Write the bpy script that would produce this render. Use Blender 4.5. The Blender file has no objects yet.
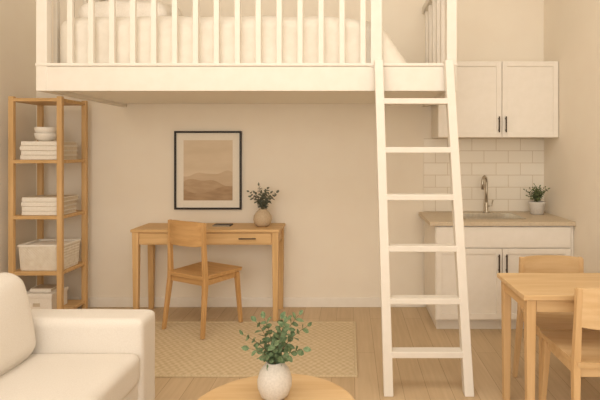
import bpy, bmesh, math, random
from mathutils import Vector, Matrix
scene = bpy.context.scene
scene.view_settings.view_transform = 'Standard'
coll = scene.collection

# ---------------------------------------------------------------- materials
def lin(c):
    c = c/255.0
    return c/12.92 if c <= 0.04045 else ((c+0.055)/1.055)**2.4
def col(r, g, b): return (lin(r), lin(g), lin(b), 1)

def base_mat(name, rough=0.6, metal=0.0, spec=0.3):
    m = bpy.data.materials.new(name); m.use_nodes = True
    nt = m.node_tree; b = nt.nodes['Principled BSDF']
    b.inputs['Roughness'].default_value = rough
    b.inputs['Metallic'].default_value = metal
    b.inputs['Specular IOR Level'].default_value = spec
    return m, nt, b

def noisy(name, c1, c2, scale=(5, 5, 5), nscale=1.0, rough=0.6, bump=0.0, bscale=200, metal=0.0, spec=0.3, lo=0.35, hi=0.65, detail=4):
    m, nt, b = base_mat(name, rough, metal, spec)
    tc = nt.nodes.new('ShaderNodeTexCoord'); mp = nt.nodes.new('ShaderNodeMapping')
    mp.inputs['Scale'].default_value = scale
    nz = nt.nodes.new('ShaderNodeTexNoise'); nz.inputs['Scale'].default_value = nscale
    nz.inputs['Detail'].default_value = detail
    cr = nt.nodes.new('ShaderNodeValToRGB')
    cr.color_ramp.elements[0].position = lo; cr.color_ramp.elements[0].color = col(*c1)
    cr.color_ramp.elements[1].position = hi; cr.color_ramp.elements[1].color = col(*c2)
    L = nt.links.new
    L(tc.outputs['Object'], mp.inputs['Vector']); L(mp.outputs[0], nz.inputs['Vector'])
    L(nz.outputs['Fac'], cr.inputs[0]); L(cr.outputs[0], b.inputs['Base Color'])
    if bump:
        n2 = nt.nodes.new('ShaderNodeTexNoise'); n2.inputs['Scale'].default_value = bscale
        bp = nt.nodes.new('ShaderNodeBump'); bp.inputs['Strength'].default_value = bump
        bp.inputs['Distance'].default_value = 0.002
        L(tc.outputs['Object'], n2.inputs['Vector']); L(n2.outputs['Fac'], bp.inputs['Height'])
        L(bp.outputs[0], b.inputs['Normal'])
    return m

M = {}
M['wall'] = noisy('wall_paint', (241, 229, 211), (242, 231, 213), nscale=1.2, rough=0.95, spec=0.1)
M['ceiling'] = noisy('ceiling_paint', (246, 240, 228), (247, 241, 229), nscale=1.2, rough=0.95, spec=0.1)
M['white'] = noisy('painted_white_wood', (228, 219, 205), (231, 222, 209), nscale=3, rough=0.55)
M['cab'] = noisy('cabinet_lacquer', (238, 229, 215), (241, 232, 219), nscale=3, rough=0.45)
WX = noisy('oak_grain_x', (205, 165, 112), (220, 181, 129), scale=(1.5, 22, 22), nscale=1.6, rough=0.5, bump=0.04)
WZ = noisy('oak_grain_z', (205, 165, 112), (220, 181, 129), scale=(22, 22, 1.5), nscale=1.6, rough=0.5, bump=0.04)
WY = noisy('oak_grain_y', (205, 165, 112), (220, 181, 129), scale=(22, 1.5, 22), nscale=1.6, rough=0.5, bump=0.04)
CZ = noisy('chair_oak_z', (192, 147, 93), (208, 164, 110), scale=(22, 22, 1.5), nscale=1.6, rough=0.45, bump=0.04)
CX = noisy('chair_oak_x', (192, 147, 93), (208, 164, 110), scale=(1.5, 22, 22), nscale=1.6, rough=0.45, bump=0.04)
LX = noisy('pale_oak_x', (210, 174, 126), (220, 187, 141), scale=(1.5, 20, 20), nscale=1.6, rough=0.5, bump=0.03)
LZ = noisy('pale_oak_z', (206, 168, 119), (217, 181, 134), scale=(20, 20, 1.5), nscale=1.6, rough=0.5, bump=0.03)
M['counter'] = noisy('counter_laminate', (203, 183, 154), (212, 193, 165), nscale=14, rough=0.4)
M['sofa'] = noisy('sofa_fabric', (227, 218, 206), (232, 224, 213), nscale=40, rough=0.95, bump=0.5, bscale=420, spec=0.1)
M['bed'] = noisy('bed_linen', (229, 219, 203), (234, 225, 210), nscale=3, rough=0.95, bump=0.15, bscale=300, spec=0.1)
M['mattress'] = noisy('mattress_ticking', (230, 219, 202), (236, 226, 210), nscale=6, rough=0.95, spec=0.1)
M['linen'] = noisy('folded_cotton', (240, 231, 217), (246, 238, 226), nscale=20, rough=0.95, bump=0.3, bscale=200, spec=0.1)
M['dark'] = noisy('dark_bronze', (70, 60, 50), (82, 70, 58), nscale=10, rough=0.35, metal=0.6)
M['frame'] = noisy('black_frame', (46, 40, 35), (56, 48, 42), nscale=10, rough=0.4)
M['mat'] = noisy('passepartout', (238, 228, 211), (241, 231, 215), nscale=10, rough=0.9)
M['steel'] = noisy('brushed_nickel', (184, 174, 157), (198, 188, 170), nscale=10, rough=0.3, metal=0.85)
M['ceramic'] = noisy('stone_ceramic', (204, 196, 185), (216, 208, 197), nscale=25, rough=0.6, bump=0.1, bscale=60)
M['beige_ceramic'] = noisy('beige_ceramic', (190, 166, 135), (203, 180, 149), nscale=20, rough=0.6)
M['leaf'] = noisy('eucalyptus_leaf', (84, 104, 70), (124, 142, 104), nscale=14, rough=0.6)
M['leaf2'] = noisy('olive_leaf', (92, 94, 78), (130, 130, 110), nscale=14, rough=0.7)
M['leaf3'] = noisy('herb_leaf', (76, 88, 54), (114, 124, 82), nscale=30, rough=0.7)
M['stem'] = noisy('stem_brown', (104, 92, 64), (124, 110, 80), nscale=20, rough=0.8)
M['soil'] = noisy('soil', (66, 50, 36), (88, 68, 48), nscale=60, rough=1)
M['book'] = noisy('notebook_cover', (84, 74, 62), (92, 80, 68), nscale=10, rough=0.6)
M['paper'] = noisy('paper', (206, 190, 166), (216, 200, 176), nscale=10, rough=0.9)
M['art_sky'] = noisy('print_sky', (216, 195, 166), (226, 206, 179), scale=(1, 1, 4), nscale=2, rough=0.9)
M['art_far'] = noisy('print_far_hills', (204, 180, 150), (211, 187, 158), scale=(1, 1, 6), nscale=4, rough=0.9)
M['art_mid'] = noisy('print_mid_hills', (184, 156, 125), (194, 167, 136), scale=(2, 1, 8), nscale=4, rough=0.9)
M['art_near'] = noisy('print_near_dunes', (168, 139, 108), (184, 155, 123), scale=(2, 1, 9), nscale=4, rough=0.9)

def floor_mat():
    m, nt, b = base_mat('oak_plank_floor', 0.5)
    L = nt.links.new
    tc = nt.nodes.new('ShaderNodeTexCoord'); mp = nt.nodes.new('ShaderNodeMapping')
    mp.inputs['Rotation'].default_value = (0, 0, math.pi/2)
    br = nt.nodes.new('ShaderNodeTexBrick')
    br.inputs['Scale'].default_value = 1.0
    br.inputs['Brick Width'].default_value = 1.5; br.inputs['Row Height'].default_value = 0.15
    br.inputs['Mortar Size'].default_value = 0.0018; br.inputs['Mortar Smooth'].default_value = 0.3
    br.inputs['Color1'].default_value = col(200, 173, 137); br.inputs['Color2'].default_value = col(210, 184, 149)
    br.inputs['Mortar'].default_value = col(166, 137, 104)
    mp2 = nt.nodes.new('ShaderNodeMapping'); mp2.inputs['Scale'].default_value = (28, 1.6, 1)
    nz = nt.nodes.new('ShaderNodeTexNoise'); nz.inputs['Scale'].default_value = 1.5; nz.inputs['Detail'].default_value = 6
    cr = nt.nodes.new('ShaderNodeValToRGB')
    cr.color_ramp.elements[0].position = 0.3; cr.color_ramp.elements[0].color = (0.86, 0.84, 0.8, 1)
    cr.color_ramp.elements[1].position = 0.7; cr.color_ramp.elements[1].color = (1, 1, 1, 1)
    mx = nt.nodes.new('ShaderNodeMix'); mx.data_type = 'RGBA'; mx.blend_type = 'MULTIPLY'; mx.inputs['Factor'].default_value = 0.8
    L(tc.outputs['Object'], mp.inputs['Vector']); L(mp.outputs[0], br.inputs['Vector'])
    L(tc.outputs['Object'], mp2.inputs['Vector']); L(mp2.outputs[0], nz.inputs['Vector']); L(nz.outputs['Fac'], cr.inputs[0])
    L(br.outputs['Color'], mx.inputs[6]); L(cr.outputs[0], mx.inputs[7]); L(mx.outputs[2], b.inputs['Base Color'])
    return m
M['floor'] = floor_mat()

def tile_mat():
    m, nt, b = base_mat('subway_tile', 0.3, spec=0.4)
    L = nt.links.new
    tc = nt.nodes.new('ShaderNodeTexCoord')
    sp = nt.nodes.new('ShaderNodeSeparateXYZ'); cb = nt.nodes.new('ShaderNodeCombineXYZ')
    br = nt.nodes.new('ShaderNodeTexBrick')
    br.inputs['Scale'].default_value = 1.0
    br.inputs['Brick Width'].default_value = 0.23; br.inputs['Row Height'].default_value = 0.115
    br.inputs['Mortar Size'].default_value = 0.0032; br.inputs['Mortar Smooth'].default_value = 0.3
    br.inputs['Color1'].default_value = col(241, 231, 214); br.inputs['Color2'].default_value = col(237, 226, 208)
    br.inputs['Mortar'].default_value = col(212, 195, 169)
    bp = nt.nodes.new('ShaderNodeBump'); bp.inputs['Strength'].default_value = 0.4; bp.inputs['Distance'].default_value = 0.002; bp.invert = True
    L(tc.outputs['Object'], sp.inputs[0]); L(sp.outputs['X'], cb.inputs['X']); L(sp.outputs['Z'], cb.inputs['Y'])
    L(cb.outputs[0], br.inputs['Vector']); L(br.outputs['Color'], b.inputs['Base Color'])
    L(br.outputs['Fac'], bp.inputs['Height']); L(bp.outputs[0], b.inputs['Normal'])
    return m
M['tile'] = tile_mat()

def weave_mat(name, ca, cb_, sx, sy, bump=0.6, axes=('X', 'Y')):
    m, nt, b = base_mat(name, 0.95, spec=0.1)
    L = nt.links.new
    tc = nt.nodes.new('ShaderNodeTexCoord')
    sp = nt.nodes.new('ShaderNodeSeparateXYZ'); L(tc.outputs['Object'], sp.inputs[0])
    def sn(out, s):
        a = nt.nodes.new('ShaderNodeMath'); a.operation = 'MULTIPLY'; a.inputs[1].default_value = s
        q = nt.nodes.new('ShaderNodeMath'); q.operation = 'SINE'
        L(sp.outputs[out], a.inputs[0]); L(a.outputs[0], q.inputs[0]); return q.outputs[0]
    p = nt.nodes.new('ShaderNodeMath'); p.operation = 'MULTIPLY'
    L(sn(axes[0], sx), p.inputs[0]); L(sn(axes[1], sy), p.inputs[1])
    nz = nt.nodes.new('ShaderNodeTexNoise'); nz.inputs['Scale'].default_value = 40
    L(tc.outputs['Object'], nz.inputs['Vector'])
    ad = nt.nodes.new('ShaderNodeMath'); ad.operation = 'MULTIPLY_ADD'; ad.inputs[1].default_value = 0.3
    L(p.outputs[0], ad.inputs[0]); L(nz.outputs['Fac'], ad.inputs[2])
    cr = nt.nodes.new('ShaderNodeValToRGB')
    cr.color_ramp.elements[0].position = 0.2; cr.color_ramp.elements[0].color = col(*ca)
    cr.color_ramp.elements[1].position = 0.8; cr.color_ramp.elements[1].color = col(*cb_)
    L(ad.outputs[0], cr.inputs[0]); L(cr.outputs[0], b.inputs['Base Color'])
    bp = nt.nodes.new('ShaderNodeBump'); bp.inputs['Strength'].default_value = bump; bp.inputs['Distance'].default_value = 0.004
    L(ad.outputs[0], bp.inputs['Height']); L(bp.outputs[0], b.inputs['Normal'])
    return m
M['rug'] = weave_mat('jute_weave', (201, 178, 142), (220, 199, 165), 125, 100, 0.35)
M['rug_edge'] = weave_mat('jute_border', (204, 182, 146), (218, 198, 164), 300, 300, 0.3)
M['basket'] = weave_mat('basket_weave', (218, 204, 182), (246, 238, 224), 260, 260, 0.6, ('X', 'Z'))

# ---------------------------------------------------------------- builders
def empty(name, loc=(0, 0, 0), rz=0):
    o = bpy.data.objects.new(name, None); o.location = loc; o.rotation_euler = (0, 0, rz)
    o.empty_display_size = 0.1; coll.objects.link(o); return o

def finish(bm, name, mat, parent, loc=(0, 0, 0), rot=(0, 0, 0), smooth=False):
    bmesh.ops.recalc_face_normals(bm, faces=bm.faces[:])
    me = bpy.data.meshes.new(name); bm.to_mesh(me); bm.free()
    if smooth:
        for p in me.polygons: p.use_smooth = True
    o = bpy.data.objects.new(name, me); coll.objects.link(o)
    for mm in (mat if isinstance(mat, (list, tuple)) else [mat]): me.materials.append(mm)
    o.location = loc; o.rotation_euler = rot
    if parent is not None: o.parent = parent
    return o

def box(parent, name, x0, x1, y0, y1, z0, z1, mat, bev=0.004, rot=(0, 0, 0), seg=2):
    bm = bmesh.new(); bmesh.ops.create_cube(bm, size=1)
    for v in bm.verts:
        v.co = Vector((v.co.x*(x1-x0), v.co.y*(y1-y0), v.co.z*(z1-z0)))
    if bev:
        bev = min(bev, 0.45*min(x1-x0, y1-y0, z1-z0))
        bmesh.ops.bevel(bm, geom=bm.edges[:], offset=bev, segments=seg, affect='EDGES', profile=0.5)
    return finish(bm, name, mat, parent, ((x0+x1)/2, (y0+y1)/2, (z0+z1)/2), rot)

def stick(parent, name, pts, mat, bev=0.005):
    """pts: list of (x,y,z,w,d) rings joined as one rectangular member."""
    bm = bmesh.new(); rings = []
    for (x, y, z, w, d) in pts:
        rings.append([bm.verts.new((x+sx*w/2, y+sy*d/2, z)) for sx, sy in ((-1, -1), (1, -1), (1, 1), (-1, 1))])
    for a, b in zip(rings, rings[1:]):
        for i in range(4): bm.faces.new((a[i], a[(i+1) % 4], b[(i+1) % 4], b[i]))
    bm.faces.new(rings[0]); bm.faces.new(rings[-1])
    if bev: bmesh.ops.bevel(bm, geom=bm.edges[:], offset=bev, segments=2, affect='EDGES', profile=0.5)
    return finish(bm, name, mat, parent)

def lathe(parent, name, prof, mat, loc=(0, 0, 0), n=40):
    bm = bmesh.new(); rings = []
    for r, z in prof:
        if r < 1e-5: rings.append([bm.verts.new((0, 0, z))])
        else: rings.append([bm.verts.new((r*math.cos(2*math.pi*i/n), r*math.sin(2*math.pi*i/n), z)) for i in range(n)])
    for a, b in zip(rings, rings[1:]):
        for i in range(n):
            j = (i+1) % n
            if len(a) == 1 and len(b) == 1: continue
            if len(a) == 1: bm.faces.new((a[0], b[i], b[j]))
            elif len(b) == 1: bm.faces.new((a[i], a[j], b[0]))
            else: bm.faces.new((a[i], a[j], b[j], b[i]))
    return finish(bm, name, mat, parent, loc, smooth=True)

def add_tube(bm, pts, radii, n=8, mi=0):
    pts = [Vector(p) for p in pts]; rings = []
    for k, p in enumerate(pts):
        t = (pts[min(k+1, len(pts)-1)]-pts[max(k-1, 0)]).normalized()
        up = Vector((0, 1, 0)) if abs(t.y) < 0.9 else Vector((1, 0, 0))
        a = t.cross(up).normalized(); b = t.cross(a)
        r = radii[k] if isinstance(radii, (list, tuple)) else radii
        rings.append([bm.verts.new(p+r*(math.cos(2*math.pi*i/n)*a+math.sin(2*math.pi*i/n)*b)) for i in range(n)])
    for a, b in zip(rings, rings[1:]):
        for i in range(n):
            f = bm.faces.new((a[i], a[(i+1) % n], b[(i+1) % n], b[i])); f.material_index = mi; f.smooth = True
    for r in (rings[0], rings[-1]):
        f = bm.faces.new(r); f.material_index = mi

def tube(parent, name, pts, r, mat, n=14):
    bm = bmesh.new(); add_tube(bm, pts, r, n)
    o = finish(bm, name, mat, parent); 
    for p in o.data.polygons: p.use_smooth = len(p.vertices) == 4
    return o

def soft(parent, name, c, size, r, mat, puff=(0, 0, 0), rot=(0, 0, 0), cuts=16, wr=0.0, wscale=4, seed=0, shape=None):
    from mathutils import noise
    h = Vector(size)/2
    bm = bmesh.new(); bmesh.ops.create_cube(bm, size=2)
    bmesh.ops.subdivide_edges(bm, edges=bm.edges[:], cuts=cuts, use_grid_fill=True)
    for v in bm.verts:
        u = Vector([math.copysign(abs(t)**0.7, t) if abs(t) < 1 else t for t in v.co])
        p = Vector((u.x*h.x, u.y*h.y, u.z*h.z))
        q = Vector([max(-(h[i]-r), min(h[i]-r, p[i])) for i in range(3)])
        d = p-q
        if d.length > 1e-9:
            p = q+d.normalized()*r
        px = (1-u.y**2)*(1-u.z**2); py = (1-u.x**2)*(1-u.z**2); pz = (1-u.x**2)*(1-u.y**2)
        p.x += puff[0]*px*u.x; p.y += puff[1]*py*u.y; p.z += puff[2]*pz*u.z
        if shape: shape(p)
        if wr:
            nv = noise.noise_vector(Vector((p.x*wscale+seed, p.y*wscale, p.z*wscale)))
            p += nv*wr
        v.co = p
    o = finish(bm, name, mat, parent, c, rot, smooth=True)
    s = o.modifiers.new('smooth', 'SUBSURF'); s.levels = 1; s.render_levels = 1
    return o

def add_leaf(bm, base, d, up, L, W, mi=0, curl=0.15):
    d = d.normalized(); side = d.cross(up)
    if side.length < 1e-3: side = d.cross(Vector((1, 0, 0)))
    side.normalize(); nrm = side.cross(d)
    prof = [(0, 0.05), (0.2, 0.7), (0.45, 1.0), (0.7, 0.85), (0.9, 0.4), (1, 0.03)]
    rows = []
    for t, w in prof:
        c = base+d*L*t-nrm*curl*L*t*t
        rows.append((bm.verts.new(c-side*w*W/2+nrm*0.12*W*w), bm.verts.new(c), bm.verts.new(c+side*w*W/2+nrm*0.12*W*w)))
    for a, b in zip(rows, rows[1:]):
        for i in range(2):
            f = bm.faces.new((a[i], a[i+1], b[i+1], b[i])); f.material_index = mi; f.smooth = True

def foliage(parent, name, origin, stems, mats, leaf, width, spacing, seed, droop=0.0, start=0.3):
    random.seed(seed); bm = bmesh.new(); o = Vector(origin)
    for tip in stems:
        tip = Vector(tip); n = 9; pts = []
        ctrl = Vector((tip.x*0.25, tip.y*0.25, tip.z*0.65))
        for k in range(n):
            t = k/(n-1)
            p = o+2*(1-t)*t*ctrl+t*t*tip; p.z -= droop*t*t
            pts.append(p)
        add_tube(bm, pts, [0.0022*(1-0.6*k/(n-1)) for k in range(n)], 5, 1)
        total = tip.length; m = max(2, int(total*(1-start)/spacing))
        for j in range(m+1):
            t = start+(1-start)*j/m; f = t*(n-1); k = min(int(f), n-2)
            p = pts[k].lerp(pts[k+1], f-k); tg = (pts[k+1]-pts[k]).normalized()
            a0 = random.uniform(0, 6.28)
            for s in ((0, math.pi) if j < m else (0,)):
                a = a0+s
                sd = tg.orthogonal().normalized(); sd.rotate(Matrix.Rotation(a, 3, tg))
                d = (sd*1.0+tg*(0.55 if j < m else 3)).normalized()
                sc = random.uniform(0.75, 1.15)*(1-0.25*t)
                add_leaf(bm, p, d, (tg+Vector((random.uniform(-.4, .4), -0.6, random.uniform(0, .4)))).normalized(), leaf*sc, width*sc, 0, random.uniform(-0.05, 0.3))
    return finish_nr(bm, name, mats, parent)

def finish_nr(bm, name, mats, parent):
    me = bpy.data.meshes.new(name); bm.to_mesh(me); bm.free()
    o = bpy.data.objects.new(name, me); coll.objects.link(o)
    for mm in mats: me.materials.append(mm)
    o.parent = parent; return o

# ---------------------------------------------------------------- camera
F = 500.0; H = 1.49
cam_d = bpy.data.cameras.new('camera'); cam = bpy.data.objects.new('camera', cam_d); coll.objects.link(cam)
cam.location = (0, 0, H); cam.rotation_euler = (math.pi/2, 0, 0)
cam_d.sensor_width = 36; cam_d.lens = F/600*36; cam_d.shift_x = -50/600; cam_d.shift_y = -50/600
cam_d.clip_start = 0.05
scene.camera = cam

# ---------------------------------------------------------------- room
YB = 4.75; XL = -2.98; XR = 1.84; YF = -2.0; ZC = 3.7
box(None, 'floor', XL-.1, XR+.1, YF, YB+.1, -0.1, 0, M['floor'], 0)
box(None, 'wall_back', XL-.1, XR+.1, YB, YB+.1, 0, ZC, M['wall'], 0)
box(None, 'wall_left', XL-.1, XL, YF, YB, 0, ZC, M['wall'], 0)
box(None, 'wall_right', XR, XR+.1, YF, YB, 0, ZC, M['wall'], 0)
box(None, 'ceiling', XL-.1, XR+.1, YF, YB+.1, ZC, ZC+.1, M['ceiling'], 0)
box(None, 'baseboard_back', XL, 0.70, YB-.015, YB, 0, 0.09, M['cab'], 0.004)
box(None, 'baseboard_left', XL, XL+.015, YF, YB-.015, 0, 0.09, M['cab'], 0.004)
box(None, 'baseboard_right', XR-.015, XR, YF, 4.05, 0, 0.09, M['cab'], 0.004)

# ---------------------------------------------------------------- loft bed
lb = empty('loft_bed', (-0.714, 4.1, 1.9))
def L_(n, x0, x1, y0, y1, z0, z1, m=None, b=0.005):
    return box(lb, n, x0+.714, x1+.714, y0-4.1, y1-4.1, z0-1.9, z1-1.9, m or M['white'], b)
BX0, BX1, BY = -2.166, 0.738, 3.45
L_('front_beam', BX0, BX1, BY, BY+.05, 1.897, 2.068)
L_('beam_cap', BX0-.003, BX1+.003, BY-.008, BY+.07, 2.068, 2.09)
L_('left_beam', BX0, BX0+.05, BY+.05, YB, 1.897, 2.068)
L_('right_beam', BX1-.05, BX1, BY+.05, YB, 1.897, 2.068)
L_('rear_ledger', BX0+.05, BX1-.05, YB-.05, YB, 1.93, 2.068)
L_('deck', BX0+.05, BX1-.05, BY+.05, YB-.05, 1.925, 1.95, M['ceiling'], 0)
GT = 2.78
L_('post_left', BX0, BX0+.075, BY-.004, BY+.055, 1.897, GT)
L_('post_ladder', 0.143, 0.222, BY-.004, BY+.055, 2.06, GT)
L_('post_right', BX1-.07, BX1, BY-.004, BY+.055, 1.897, GT)
L_('guard_top_rail', BX0, 0.222, BY-.004, BY+.05, GT, GT+.06)
L_('guard_left_top_rail', BX0, BX0+.055, BY+.05, YB, GT, GT+.06)
L_('guard_right_top_rail', BX1-.055, BX1, BY-.004, YB, GT, GT+.06)
for i in range(15):
    px = 69+21.0*i
    x = (px-350)*BY/500
    L_('baluster_%d' % (i+1), x-.019, x+.019, BY+.005, BY+.035, 2.085, GT, None, 0.004)
for i in range(6):
    y = BY+.2+.2*i
    L_('left_baluster_%d' % (i+1), BX0+.01, BX0+.04, y-.02, y+.02, 2.06, GT)
    L_('right_baluster_%d' % (i+1), BX1-.04, BX1-.01, y-.02, y+.02, 2.06, GT)
def lsoft(n, x0, x1, y0, y1, z0, z1, r, m, **k):
    return soft(lb, n, ((x0+x1)/2+.714, (y0+y1)/2-4.1, (z0+z1)/2-1.9), (x1-x0, y1-y0, z1-z0), r, m, **k)
lsoft('mattress', -2.09, 0.36, 3.56, 4.68, 1.95, 2.20, .05, M['mattress'])
def folds(p):
    # the duvet slopes away towards its right-hand end and hangs in loose folds at the front
    t = max(0.0, (p.x-.35)/.95)
    p.x -= .26*t*max(0, (p.z+.24)/.48)
    p.z -= .05*t*t*max(0, (p.z+.24)/.48)
    if p.y < -.3: p.y += .012*math.sin(p.x*13+2*math.sin(p.x*5)+p.z*4)*min(1, (.3-p.z)/.35)
lsoft('duvet', -2.09, 0.50, 3.53, 4.62, 1.97, 2.45, .10, M['bed'], puff=(0.0, 0.0, .03), cuts=46, wr=.016, wscale=4.5, seed=3, shape=folds)
lsoft('pillow_1', -2.0, -1.35, 3.62, 4.1, 2.45, 2.61, .075, M['linen'], puff=(0, 0, .03), wr=.012, wscale=6, rot=(math.radians(12), 0, 0))
lsoft('pillow_2', -2.0, -1.35, 4.15, 4.6, 2.45, 2.63, .075, M['linen'], puff=(0, 0, .03), wr=.012, wscale=6)

# ---------------------------------------------------------------- ladder
ld = empty('loft_ladder', (0.46, 3.04, 0))
def lad(z): return 3.05+(3.408-3.05)*z/2.08
def railx(z, a, b): return a+(b-a)*z/2.08
for nm, a, b in (('rail_1', .234, .195), ('rail_2', .722, .672)):
    stick(ld, nm, [(a-.46, lad(0)-3.04, 0, .058, .07), (b-.46, lad(2.10)-3.04, 2.10, .058, .07)], M['white'])
for i, py in enumerate((101.5, 150, 197, 248, 300, 353)):
    z = 1.0
    for _ in range(30): z = H-(py-150)*lad(z)/500
    y = lad(z)-3.04
    x0 = railx(z, .234, .195)+.02-.46; x1 = railx(z, .722, .672)-.02-.46
    box(ld, 'rung_%d' % (i+1), x0, x1, y-.035, y+.045, z-.019, z+.019, M['white'], .004)

# ---------------------------------------------------------------- desk
dk = empty('desk', (-1.25, 4.53, 0))
DX0, DX1, DY0, DY1 = -.655, .64, -.2, .2
box(dk, 'top', DX0, DX1, DY0, DY1, .775, .80, WX, .004)
box(dk, 'apron_front', DX0+.06, DX1-.06, DY0+.02, DY0+.04, .665, .775, WX, .002)
box(dk, 'apron_left', DX0+.025, DX0+.045, DY0+.04, DY1-.04, .665, .775, WY, .002)
box(dk, 'apron_right', DX1-.045, DX1-.025, DY0+.04, DY1-.04, .665, .775, WY, .002)
box(dk, 'apron_back', DX0+.06, DX1-.06, DY1-.04, DY1-.02, .665, .775, WX, .002)
box(dk, 'drawer_front_1', -.02, DX1-.075, DY0+.012, DY0+.022, .675, .765, WX, .003)
box(dk, 'drawer_front_2', DX0+.075, -.035, DY0+.012, DY0+.022, .675, .765, WX, .003)
box(dk, 'drawer_gap', -.033, -.022, DY0+.018, DY0+.021, .675, .765, M['book'], 0)
box(dk, 'drawer_handle', .285, .435, DY0-.008, DY0+.0, .716, .726, M['dark'], .003)
box(dk, 'handle_stem_1', .305, .315, DY0-.001, DY0+.014, .717, .725, M['dark'], .001)
box(dk, 'handle_stem_2', .405, .415, DY0-.001, DY0+.014, .717, .725, M['dark'], .001)
for i, (x, y) in enumerate(((DX0+.04, DY0+.035), (DX1-.04, DY0+.035), (DX0+.04, DY1-.035), (DX1-.04, DY1-.035))):
    stick(dk, 'leg_%d' % (i+1), [(x, y, 0, .042, .042), (x, y, .775, .058, .055)], WZ)

nb = empty('notebook', (-1.16, 4.56, .80))
box(nb, 'cover', -.08, .08, -.06, .06, 0, .012, M['book'], .002)
box(nb, 'pages', -.077, .077, -.063, .055, .003, .009, M['paper'], 0)

dv = empty('vase_of_olive_branches', (-.79, 4.52, .80))
lathe(dv, 'vase', [(0, 0), (.045, 0), (.07, .02), (.083, .06), (.078, .10), (.052, .135), (.034, .148), (.036, .157), (.029, .157), (.028, .145), (0, .13)], M['beige_ceramic'])
foliage(dv, 'branches', (0, 0, .13), [(.12, .02, .17), (-.12, .0, .18), (.05, -.05, .21), (-.04, .04, .23), (.09, .06, .13), (-.09, -.05, .14), (0, -.03, .18), (.03, .05, .2), (.07, -.02, .17), (-.07, .02, .17)], [M['leaf2'], M['stem']], .046, .027, .02, 5, start=.2)

# ---------------------------------------------------------------- chairs
def chair(name, loc, deg, topz=.90, mz=CZ, mx=CX):
    c = empty(name, loc, math.radians(deg))
    for i, s in enumerate((-1, 1)):
        stick(c, 'rear_post_%d' % (i+1), [(s*.222, -.235, 0, .026, .03), (s*.200, -.185, .44, .036, .042), (s*.190, -.20, topz, .026, .028)], mz)
        stick(c, 'front_leg_%d' % (i+1), [(s*.215, .205, 0, .026, .03), (s*.195, .175, .44, .038, .038)], mz)
        box(c, 'side_rail_%d' % (i+1), s*.19-.01, s*.19+.01, -.17, .17, .395, .44, mx, .003)
    box(c, 'front_rail', -.185, .185, .165, .185, .395, .44, mx, .003)
    box(c, 'rear_rail', -.185, .185, -.19, -.17, .395, .44, mx, .003)
    bm = bmesh.new(); n = 14; tops = []; bots = []
    for j in range(n+1):
        a, b = [], []
        for i in range(n+1):
            u = -1+2*i/n; v = -1+2*j/n
            w = .218+.012*v
            x = u*w; y = v*.215
            if abs(u) > .85 and abs(v) > .85:
                x *= .985; y *= .985
            dz = -.010*(1-u*u)*(1-v*v)
            a.append(bm.verts.new((x, y, .475+dz))); b.append(bm.verts.new((x*.975, y*.975, .445)))
        tops.append(a); bots.append(b)
    for j in range(n):
        for i in range(n):
            bm.faces.new((tops[j][i], tops[j][i+1], tops[j+1][i+1], tops[j+1][i]))
            bm.faces.new((bots[j][i], bots[j+1][i], bots[j+1][i+1], bots[j][i+1]))
    for k in range(n):
        for A, B in (((0, k), (0, k+1)), ((n, k), (n, k+1)), ((k, 0), (k+1, 0)), ((k, n), (k+1, n))):
            bm.faces.new((tops[A[0]][A[1]], tops[B[0]][B[1]], bots[B[0]][B[1]], bots[A[0]][A[1]]))
    finish(bm, 'seat', mx, c)
    bm = bmesh.new(); n = 16; z0, z1 = topz-.195, topz+.004; rows = []
    for i in range(n+1):
        u = -1+2*i/n; x = u*.205; y = -.205-.035*(1-u*u)+.012
        e = .012*abs(u)**4
        rows.append([bm.verts.new((x, y+a, z)) for a, z in ((.012, z0+e), (.012, z1-e), (-.010, z1-e), (-.010, z0+e))])
    for a, b in zip(rows, rows[1:]):
        for k in range(4): bm.faces.new((a[k], a[(k+1) % 4], b[(k+1) % 4], b[k]))
    bm.faces.new(rows[0]); bm.faces.new(rows[-1])
    bmesh.ops.bevel(bm, geom=[e for e in bm.edges if len(e.link_faces) == 2 and e.calc_face_angle(0) > 1], offset=.004, segments=2, affect='EDGES')
    finish(bm, 'backrest', mx, c)
    return c
chair('desk_chair', (-1.225, 4.215, 0.0145), -30)
chair('dining_chair', (1.29, 2.60, 0), 0, .83, LZ, LX)
chair('dining_chair', (1.305, 3.05, 0), 180, .795, LZ, LX)

# ---------------------------------------------------------------- dining table
dt = empty('dining_table', (1.34, 2.78, 0))
box(dt, 'top', -.455, .455, -.235, .235, .722, .75, LX, .005)
box(dt, 'apron_front', -.38, .38, -.205, -.187, .655, .722, LX, .002)
box(dt, 'apron_back', -.38, .38, .187, .205, .655, .722, LX, .002)
box(dt, 'apron_left', -.425, -.407, -.17, .17, .655, .722, WY, .002)
box(dt, 'apron_right', .407, .425, -.17, .17, .655, .722, WY, .002)
for i, (x, y) in enumerate(((-.41, -.195), (.41, -.195), (-.41, .195), (.41, .195))):
    stick(dt, 'leg_%d' % (i+1), [(x, y, 0, .038, .038), (x, y, .722, .05, .05)], LZ)

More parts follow.
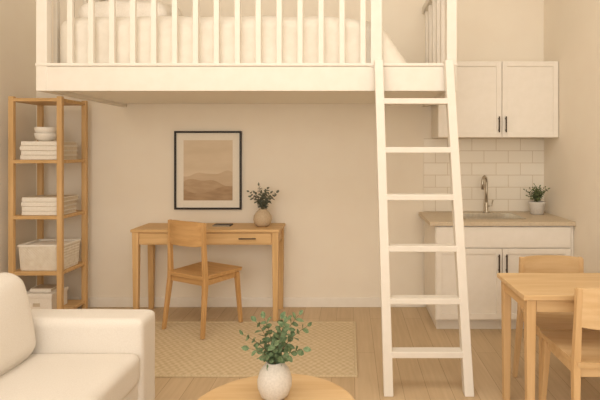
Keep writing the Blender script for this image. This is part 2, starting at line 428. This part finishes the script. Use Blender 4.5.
# ---------------------------------------------------------------- framed print
fp = empty('framed_landscape_print', (-1.344, YB, 1.298))
w, h, t = .318, .371, .018
box(fp, 'frame_top', -w, w, -.03, 0, h-t, h, M['frame'], .002)
box(fp, 'frame_bottom', -w, w, -.03, 0, -h, -h+t, M['frame'], .002)
box(fp, 'frame_left', -w, -w+t, -.03, 0, -h+t, h-t, M['frame'], .002)
box(fp, 'frame_right', w-t, w, -.03, 0, -h+t, h-t, M['frame'], .002)
box(fp, 'mat_board', -w+t, w-t, -.014, -.004, -h+t, h-t, M['mat'], 0)
aw, ah = .232, .285
box(fp, 'print_sheet', -aw, aw, -.016, -.0135, -ah, ah, M['art_sky'], 0)
def hills(nm, f, y, mat):
    bm = bmesh.new(); n = 40; T = []; B = []
    for i in range(n+1):
        x = -aw+2*aw*i/n
        T.append(bm.verts.new((x, y, f(x/aw)))); B.append(bm.verts.new((x, y, -ah)))
    for i in range(n): bm.faces.new((B[i], B[i+1], T[i+1], T[i]))
    finish(bm, nm, mat, fp)
hills('far_hills', lambda u: -.055+.035*math.exp(-((u+.25)/.35)**2)+.05*math.exp(-((u-.75)/.4)**2)+.006*math.sin(9*u), -.0165, M['art_far'])
hills('mid_hills', lambda u: -.115+.03*math.sin(2.2*u+2.4)+.012*math.sin(6*u), -.017, M['art_mid'])
hills('near_dunes', lambda u: -.185+.035*math.sin(2.6*u-.6), -.0175, M['art_near'])

# ---------------------------------------------------------------- shelving unit
sh = empty('shelving_unit', (-2.665, 4.44, 0))
SX, SY = .225, .215
for i, (x, y) in enumerate(((-SX, -SY), (SX, -SY), (-SX, SY), (SX, SY))):
    sx = x-math.copysign(.02, x); sy = y-math.copysign(.02, y)
    box(sh, 'post_%d' % (i+1), sx-.022, sx+.022, sy-.018, sy+.018, 0, 1.945, WZ, .004)
lev = [.10, .455, .93, 1.405, 1.93]
for i, z in enumerate(lev):
    box(sh, 'shelf_%d' % (i+1), -SX+.008, SX-.008, -SY+.006, SY-.006, z-.028, z, WX, .003)

def books(name, x, y, z, n, seed=1, wd=.36, dp=.26, th=.039):
    """lying books with pale covers: page block between two boards"""
    random.seed(seed); e = empty(name, (x, y, z))
    zz = 0
    for i in range(n):
        a = wd/2-random.uniform(0, .012); b = dp/2-random.uniform(0, .01); t = th*random.uniform(.9, 1.08)
        o = random.uniform(-.006, .006)
        box(e, 'board_lower_%d' % (i+1), -a+o, a+o, -b, b, zz+.0015, zz+.006, M['linen'], .001)
        box(e, 'board_upper_%d' % (i+1), -a+o, a+o, -b, b, zz+t-.006, zz+t-.001, M['linen'], .001)
        box(e, 'spine_%d' % (i+1), -a+o, a+o, -b-.004, -b+.004, zz+.002, zz+t-.003, M['linen'], .006)
        box(e, 'page_block_%d' % (i+1), -a+.008+o, a-.008+o, -b+.004, b-.006, zz, zz+t, M['paper'], 0)
        zz += t
    return zz
zt = books('stacked_books', -2.64, 4.40, lev[3], 4, 1)
pb = empty('stacked_bowls', (-2.665, 4.38, lev[3]+zt))
for i, (z, r) in enumerate(((0, .088), (.052, .085))):
    lathe(pb, 'bowl_%d' % (i+1), [(0, z), (r*.55, z), (r*.62, z+.006), (r*.93, z+.028), (r, z+.055), (r, z+.072), (r-.007, z+.072), (r-.009, z+.05), (r*.6, z+.014), (0, z+.012)], M['linen'], n=44)
books('stacked_books', -2.635, 4.40, lev[2], 4, 2)
bk = empty('woven_storage_basket', (-2.645, 4.41, lev[1]))
bm = bmesh.new()
def ring(a, b, z): return [bm.verts.new((sx*a, sy*b, z)) for sx, sy in ((-1, -1), (1, -1), (1, 1), (-1, 1))]
R = [ring(.178, .13, 0), ring(.188, .145, .215), ring(.176, .133, .215), ring(.16, .12, .012)]
bm.faces.new(R[0]); bm.faces.new(R[3])
for a, b in zip(R, R[1:]):
    for k in range(4): bm.faces.new((a[k], a[(k+1) % 4], b[(k+1) % 4], b[k]))
bmesh.ops.bevel(bm, geom=[e for e in bm.edges], offset=.006, segments=2, affect='EDGES')
finish(bm, 'body', M['basket'], bk)
for i, (a0, a1, b0, b1) in enumerate(((-.192, .192, -.151, -.135), (-.192, .192, .135, .151), (-.192, -.176, -.135, .135), (.176, .192, -.135, .135))):
    box(bk, 'rim_%d' % (i+1), a0, a1, b0, b1, .205, .225, M['linen'], .007)
soft(bk, 'lining', (0, 0, .19), (.33, .25, .05), .02, M['linen'], cuts=8, wr=.006, wscale=9)
sb = empty('storage_box', (-2.69, 4.41, lev[0]))
box(sb, 'body', -.13, .13, -.12, .12, 0, .12, M['linen'], .004)
box(sb, 'lid', -.136, .136, -.126, .126, .12, .155, M['linen'], .004)
box(sb, 'label_holder', -.03, .03, -.123, -.12, .045, .075, M['paper'], .001)
books('stacked_books', -2.69, 4.41, lev[0]+.156, 1, 5, .2, .16, .03)

# ---------------------------------------------------------------- sofa
so = empty('sofa', (-1.55, 1.76, 0))
def S(n, x0, x1, y0, y1, z0, z1, r, rot=(0, 0, 0), **k):
    return soft(so, n, ((x0+x1)/2+1.55, (y0+y1)/2-1.76, (z0+z1)/2), (x1-x0, y1-y0, z1-z0), r, M['sofa'], rot=rot, **k)
S('base', -1.98, -1.085, .78, 2.74, .10, .31, .03)
S('seat_cushion_1', -1.66, -1.065, 1.69, 2.565, .29, .46, .045, puff=(.0, 0, .018), cuts=20, wr=.004)
S('seat_cushion_2', -1.66, -1.065, .97, 1.685, .29, .46, .045, puff=(.0, 0, .018), cuts=20, wr=.004)
S('arm_far', -1.98, -1.065, 2.56, 2.76, .10, .62, .035, puff=(0, .008, .006), cuts=20, wr=.004)
S('arm_near', -1.98, -1.065, .76, .96, .10, .62, .035, puff=(0, .008, .006), cuts=20, wr=.004)
S('back_frame', -2.0, -1.80, .78, 2.74, .10, .80, .06)
ry = math.radians(-13)
S('back_cushion_1', -1.82, -1.59, 1.74, 2.545, .43, .88, .085, rot=(0, ry, 0), puff=(.035, 0, .012), cuts=20, wr=.012, wscale=4)
S('back_cushion_2', -1.82, -1.59, .98, 1.72, .43, .88, .085, rot=(0, ry, 0), puff=(.035, 0, .012), cuts=20, wr=.012, wscale=4)
for i, (x, y) in enumerate(((-1.92, .84), (-1.14, .84), (-1.92, 2.68), (-1.14, 2.68))):
    stick(so, 'foot_%d' % (i+1), [(x+1.55, y-1.76, 0, .03, .03), (x+1.55, y-1.76, .11, .045, .045)], WZ)

# ---------------------------------------------------------------- rug
rg = empty('jute_rug', (-.835, 3.79, 0))
box(rg, 'woven_field', -.865, .865, -.50, .50, 0, .012, M['rug'], .003)
for i, (a0, a1, b0, b1) in enumerate(((-.885, .885, -.52, -.50), (-.885, .885, .50, .52), (-.885, -.865, -.5, .5), (.865, .885, -.5, .5))):
    box(rg, 'binding_%d' % (i+1), a0, a1, b0, b1, 0, .014, M['rug_edge'], .004)

# ---------------------------------------------------------------- coffee table
ct = empty('round_coffee_table', (-.318, 2.045, 0))
lathe(ct, 'top', [(0, .388), (.332, .388), (.352, .392), (.360, .402), (.360, .41), (.354, .418), (.344, .42), (0, .42)], LX, n=80)
for i in range(3):
    a = math.radians(90+120*i); ca, sa = math.cos(a), math.sin(a)
    stick(ct, 'leg_%d' % (i+1), [(.25*ca, .25*sa, 0, .028, .028), (.19*ca, .19*sa, .389, .042, .042)], LZ)
lathe(ct, 'under_disc', [(0, .36), (.2, .36), (.215, .37), (.215, .389), (0, .389)], LX, n=60)

cv = empty('vase_of_eucalyptus', (-.326, 2.165, .42))
lathe(cv, 'vase', [(0, 0), (.040, 0), (.060, .015), (.073, .05), (.074, .08), (.064, .115), (.046, .140), (.036, .148), (.037, .155), (.030, .155), (.028, .146), (0, .135)], M['ceramic'], n=56)
foliage(cv, 'branches', (0, 0, .14), [(.14, .02, .16), (-.135, .0, .13), (.06, -.04, .21), (-.05, .03, .19), (.02, .05, .18), (.125, -.03, .08), (-.10, -.05, .09), (0.01, -.07, .12), (.10, .05, .20), (-.09, .05, .17), (.06, -.06, .06), (-.05, -.07, .06)], [M['leaf'], M['stem']], .046, .031, .024, 8, start=.18)

# ---------------------------------------------------------------- kitchen
kc = empty('kitchen_base_cabinet', (1.26, 4.4, 0))
def K(n, x0, x1, y0, y1, z0, z1, m=None, b=.003):
    return box(kc, n, x0-1.26, x1-1.26, y0-4.4, y1-4.4, z0, z1, m or M['cab'], b)
KF = 4.11
K('side_left', .70, .718, KF, YB-.02, .09, .872)
K('side_right', XR-.020, XR-.002, KF, YB-.02, .09, .872)
K('bottom', .718, XR-.020, KF, YB-.02, .09, .108)
K('back', .718, XR-.020, YB-.035, YB-.02, .108, .872)
K('face_frame_top', .718, XR-.020, KF, KF+.018, .66, .872)
K('face_frame_mid', 1.22, 1.27, KF, KF+.018, .108, .66)
K('filler_right', XR-.05, XR-.020, KF, KF+.018, .108, .66)
K('toe_kick', .72, XR-.002, KF+.05, YB-.02, 0, .09, M['white'])
sx0, sx1, sy0, sy1 = 1.0, 1.46, 4.24, 4.58
K('countertop_left', .65, sx0, 4.07, YB-.014, .872, .905, M['counter'])
K('countertop_right', sx1, XR-.002, 4.07, YB-.014, .872, .905, M['counter'])
K('countertop_front', sx0, sx1, 4.07, sy0, .872, .905, M['counter'], 0)
K('countertop_rear', sx0, sx1, sy1, YB-.014, .872, .905, M['counter'], 0)
def panel(parent, nm, x0, x1, yf, z0, z1, off, shaker=True, mat=None):
    mat = mat or M['cab']; X = x0-off[0]; X2 = x1-off[0]; Y = yf-off[1]; t = .045
    z0 -= off[2]; z1 -= off[2]
    if shaker:
        box(parent, nm+'_panel', X+t, X2-t, Y+.010, Y+.018, z0+t, z1-t, mat, .001)
        box(parent, nm+'_stile_1', X, X+t, Y, Y+.018, z0, z1, mat, .002)
        box(parent, nm+'_stile_2', X2-t, X2, Y, Y+.018, z0, z1, mat, .002)
        box(parent, nm+'_rail_1', X+t, X2-t, Y, Y+.018, z0, z0+t, mat, .002)
        box(parent, nm+'_rail_2', X+t, X2-t, Y, Y+.018, z1-t, z1, mat, .002)
    else:
        box(parent, nm, X, X2, Y, Y+.018, z0, z1, mat, .003)
OFF = (1.26, 4.4, 0)
yd = KF-.02
panel(kc, 'drawer_front', .706, XR-.035, yd, .69, .862, OFF, False)
panel(kc, 'door_left', .706, 1.243, yd, .105, .683, OFF)
panel(kc, 'door_right', 1.249, XR-.035, yd, .105, .683, OFF)
for i, x in enumerate((1.215, 1.277)):
    K('handle_%d' % (i+1), x-.006, x+.006, yd-.028, yd-.018, .49, .64, M['dark'])
    K('handle_foot_%d' % (2*i+1), x-.004, x+.004, yd-.019, yd+.001, .505, .515, M['dark'], 0)
    K('handle_foot_%d' % (2*i+2), x-.004, x+.004, yd-.019, yd+.001, .615, .625, M['dark'], 0)

sk = empty('kitchen_sink', (1.23, 4.41, .905))
bm = bmesh.new()
def rr(a, b, z): return [bm.verts.new((sx*a, sy*b, z)) for sx, sy in ((-1, -1), (1, -1), (1, 1), (-1, 1))]
R = [rr(.255, .195, 0.001), rr(.255, .195, .008), rr(.225, .165, .008), rr(.205, .148, -.16)]
for a, b in zip(R, R[1:]):
    for k in range(4): bm.faces.new((a[k], a[(k+1) % 4], b[(k+1) % 4], b[k]))
bm.faces.new(R[-1])
finish(bm, 'basin', M['steel'], sk)

fc = empty('gooseneck_faucet', (1.27, 4.655, .905))
lathe(fc, 'base', [(0, 0), (.028, 0), (.028, .012), (.018, .02), (.017, .09), (.013, .1), (0, .1)], M['steel'], n=24)
pts = [(0, 0, .08), (0, 0, .2), (0, 0, .28)]
for i in range(1, 13):
    a = math.pi*i/12
    pts.append((-.03*(1-math.cos(a)), -.045*(1-math.cos(a)), .28+.06*math.sin(a)))
pts.append((pts[-1][0], pts[-1][1], .225))
tube(fc, 'spout', pts, .0125, M['steel'])
tube(fc, 'lever', [(.012, 0, .06), (.045, 0, .07), (.06, -.005, .12)], [.009, .008, .006], M['steel'])

up = empty('kitchen_wall_cabinet', (1.3, 4.57, 1.6))
box(up, 'carcass', .775-1.3, XR-.002-1.3, 4.42-4.57, YB-.002-4.57, 0, .675, M['cab'], .003)
O2 = (1.3, 4.57, 1.6)
panel(up, 'door_left', .778, 1.335, 4.40, 1.603, 2.272, O2)
panel(up, 'door_right', 1.341, XR-.006, 4.40, 1.603, 2.272, O2)
for i, x in enumerate((1.308, 1.368)):
    box(up, 'handle_%d' % (i+1), x-1.306, x-1.294, -.198, -.188, .045, .185, M['dark'], .003)
    box(up, 'handle_foot_%d' % (i+1), x-1.304, x-1.296, -.189, -.169, .06, .07, M['dark'], 0)
    box(up, 'handle_foot_%d' % (i+3), x-1.304, x-1.296, -.189, -.169, .16, .17, M['dark'], 0)

box(None, 'wall_backsplash', .70, XR-.001, YB-.012, YB-.0005, .906, 1.599, M['tile'], 0)

kp = empty('potted_herb', (1.70, 4.55, .905))
lathe(kp, 'pot', [(0, 0), (.05, 0), (.058, .005), (.072, .10), (.074, .118), (.066, .118), (.064, .105), (0, .105)], M['ceramic'])
lathe(kp, 'soil', [(0, .108), (.05, .108), (.064, .104)], M['soil'])
random.seed(4)
st = []
for i in range(34):
    a = random.uniform(0, 6.28); r = random.uniform(.01, .11)
    st.append((r*math.cos(a), r*math.sin(a), random.uniform(.08, .17)-r*.25))
foliage(kp, 'herb_leaves', (0, 0, .105), st, [M['leaf3'], M['stem']], .03, .016, .016, 9, start=.3)

# ---------------------------------------------------------------- light
wd = bpy.data.worlds.new('world'); scene.world = wd; wd.use_nodes = True
bg = wd.node_tree.nodes['Background']; bg.inputs[0].default_value = (1.0, .955, .89, 1); bg.inputs[1].default_value = 1.45
def area(name, loc, rot, sx, sy, e, c):
    d = bpy.data.lights.new(name, 'AREA'); d.shape = 'RECTANGLE'; d.size = sx; d.size_y = sy; d.energy = e; d.color = c
    o = bpy.data.objects.new(name, d); coll.objects.link(o); o.location = loc; o.rotation_euler = rot; return o
area('added_overhead_fill', (-.4, 2.2, ZC-.05), (math.radians(22), 0, 0), 3.4, 2.0, 70, (1, .955, .885))  # added soft overhead fill below the ceiling, not a real fixture
area('added_front_fill', (-.3, -1.8, 2.0), (math.radians(88), 0, 0), 3.6, 2.4, 55, (1, .955, .885))  # added fill behind the camera to brighten the room; no window there
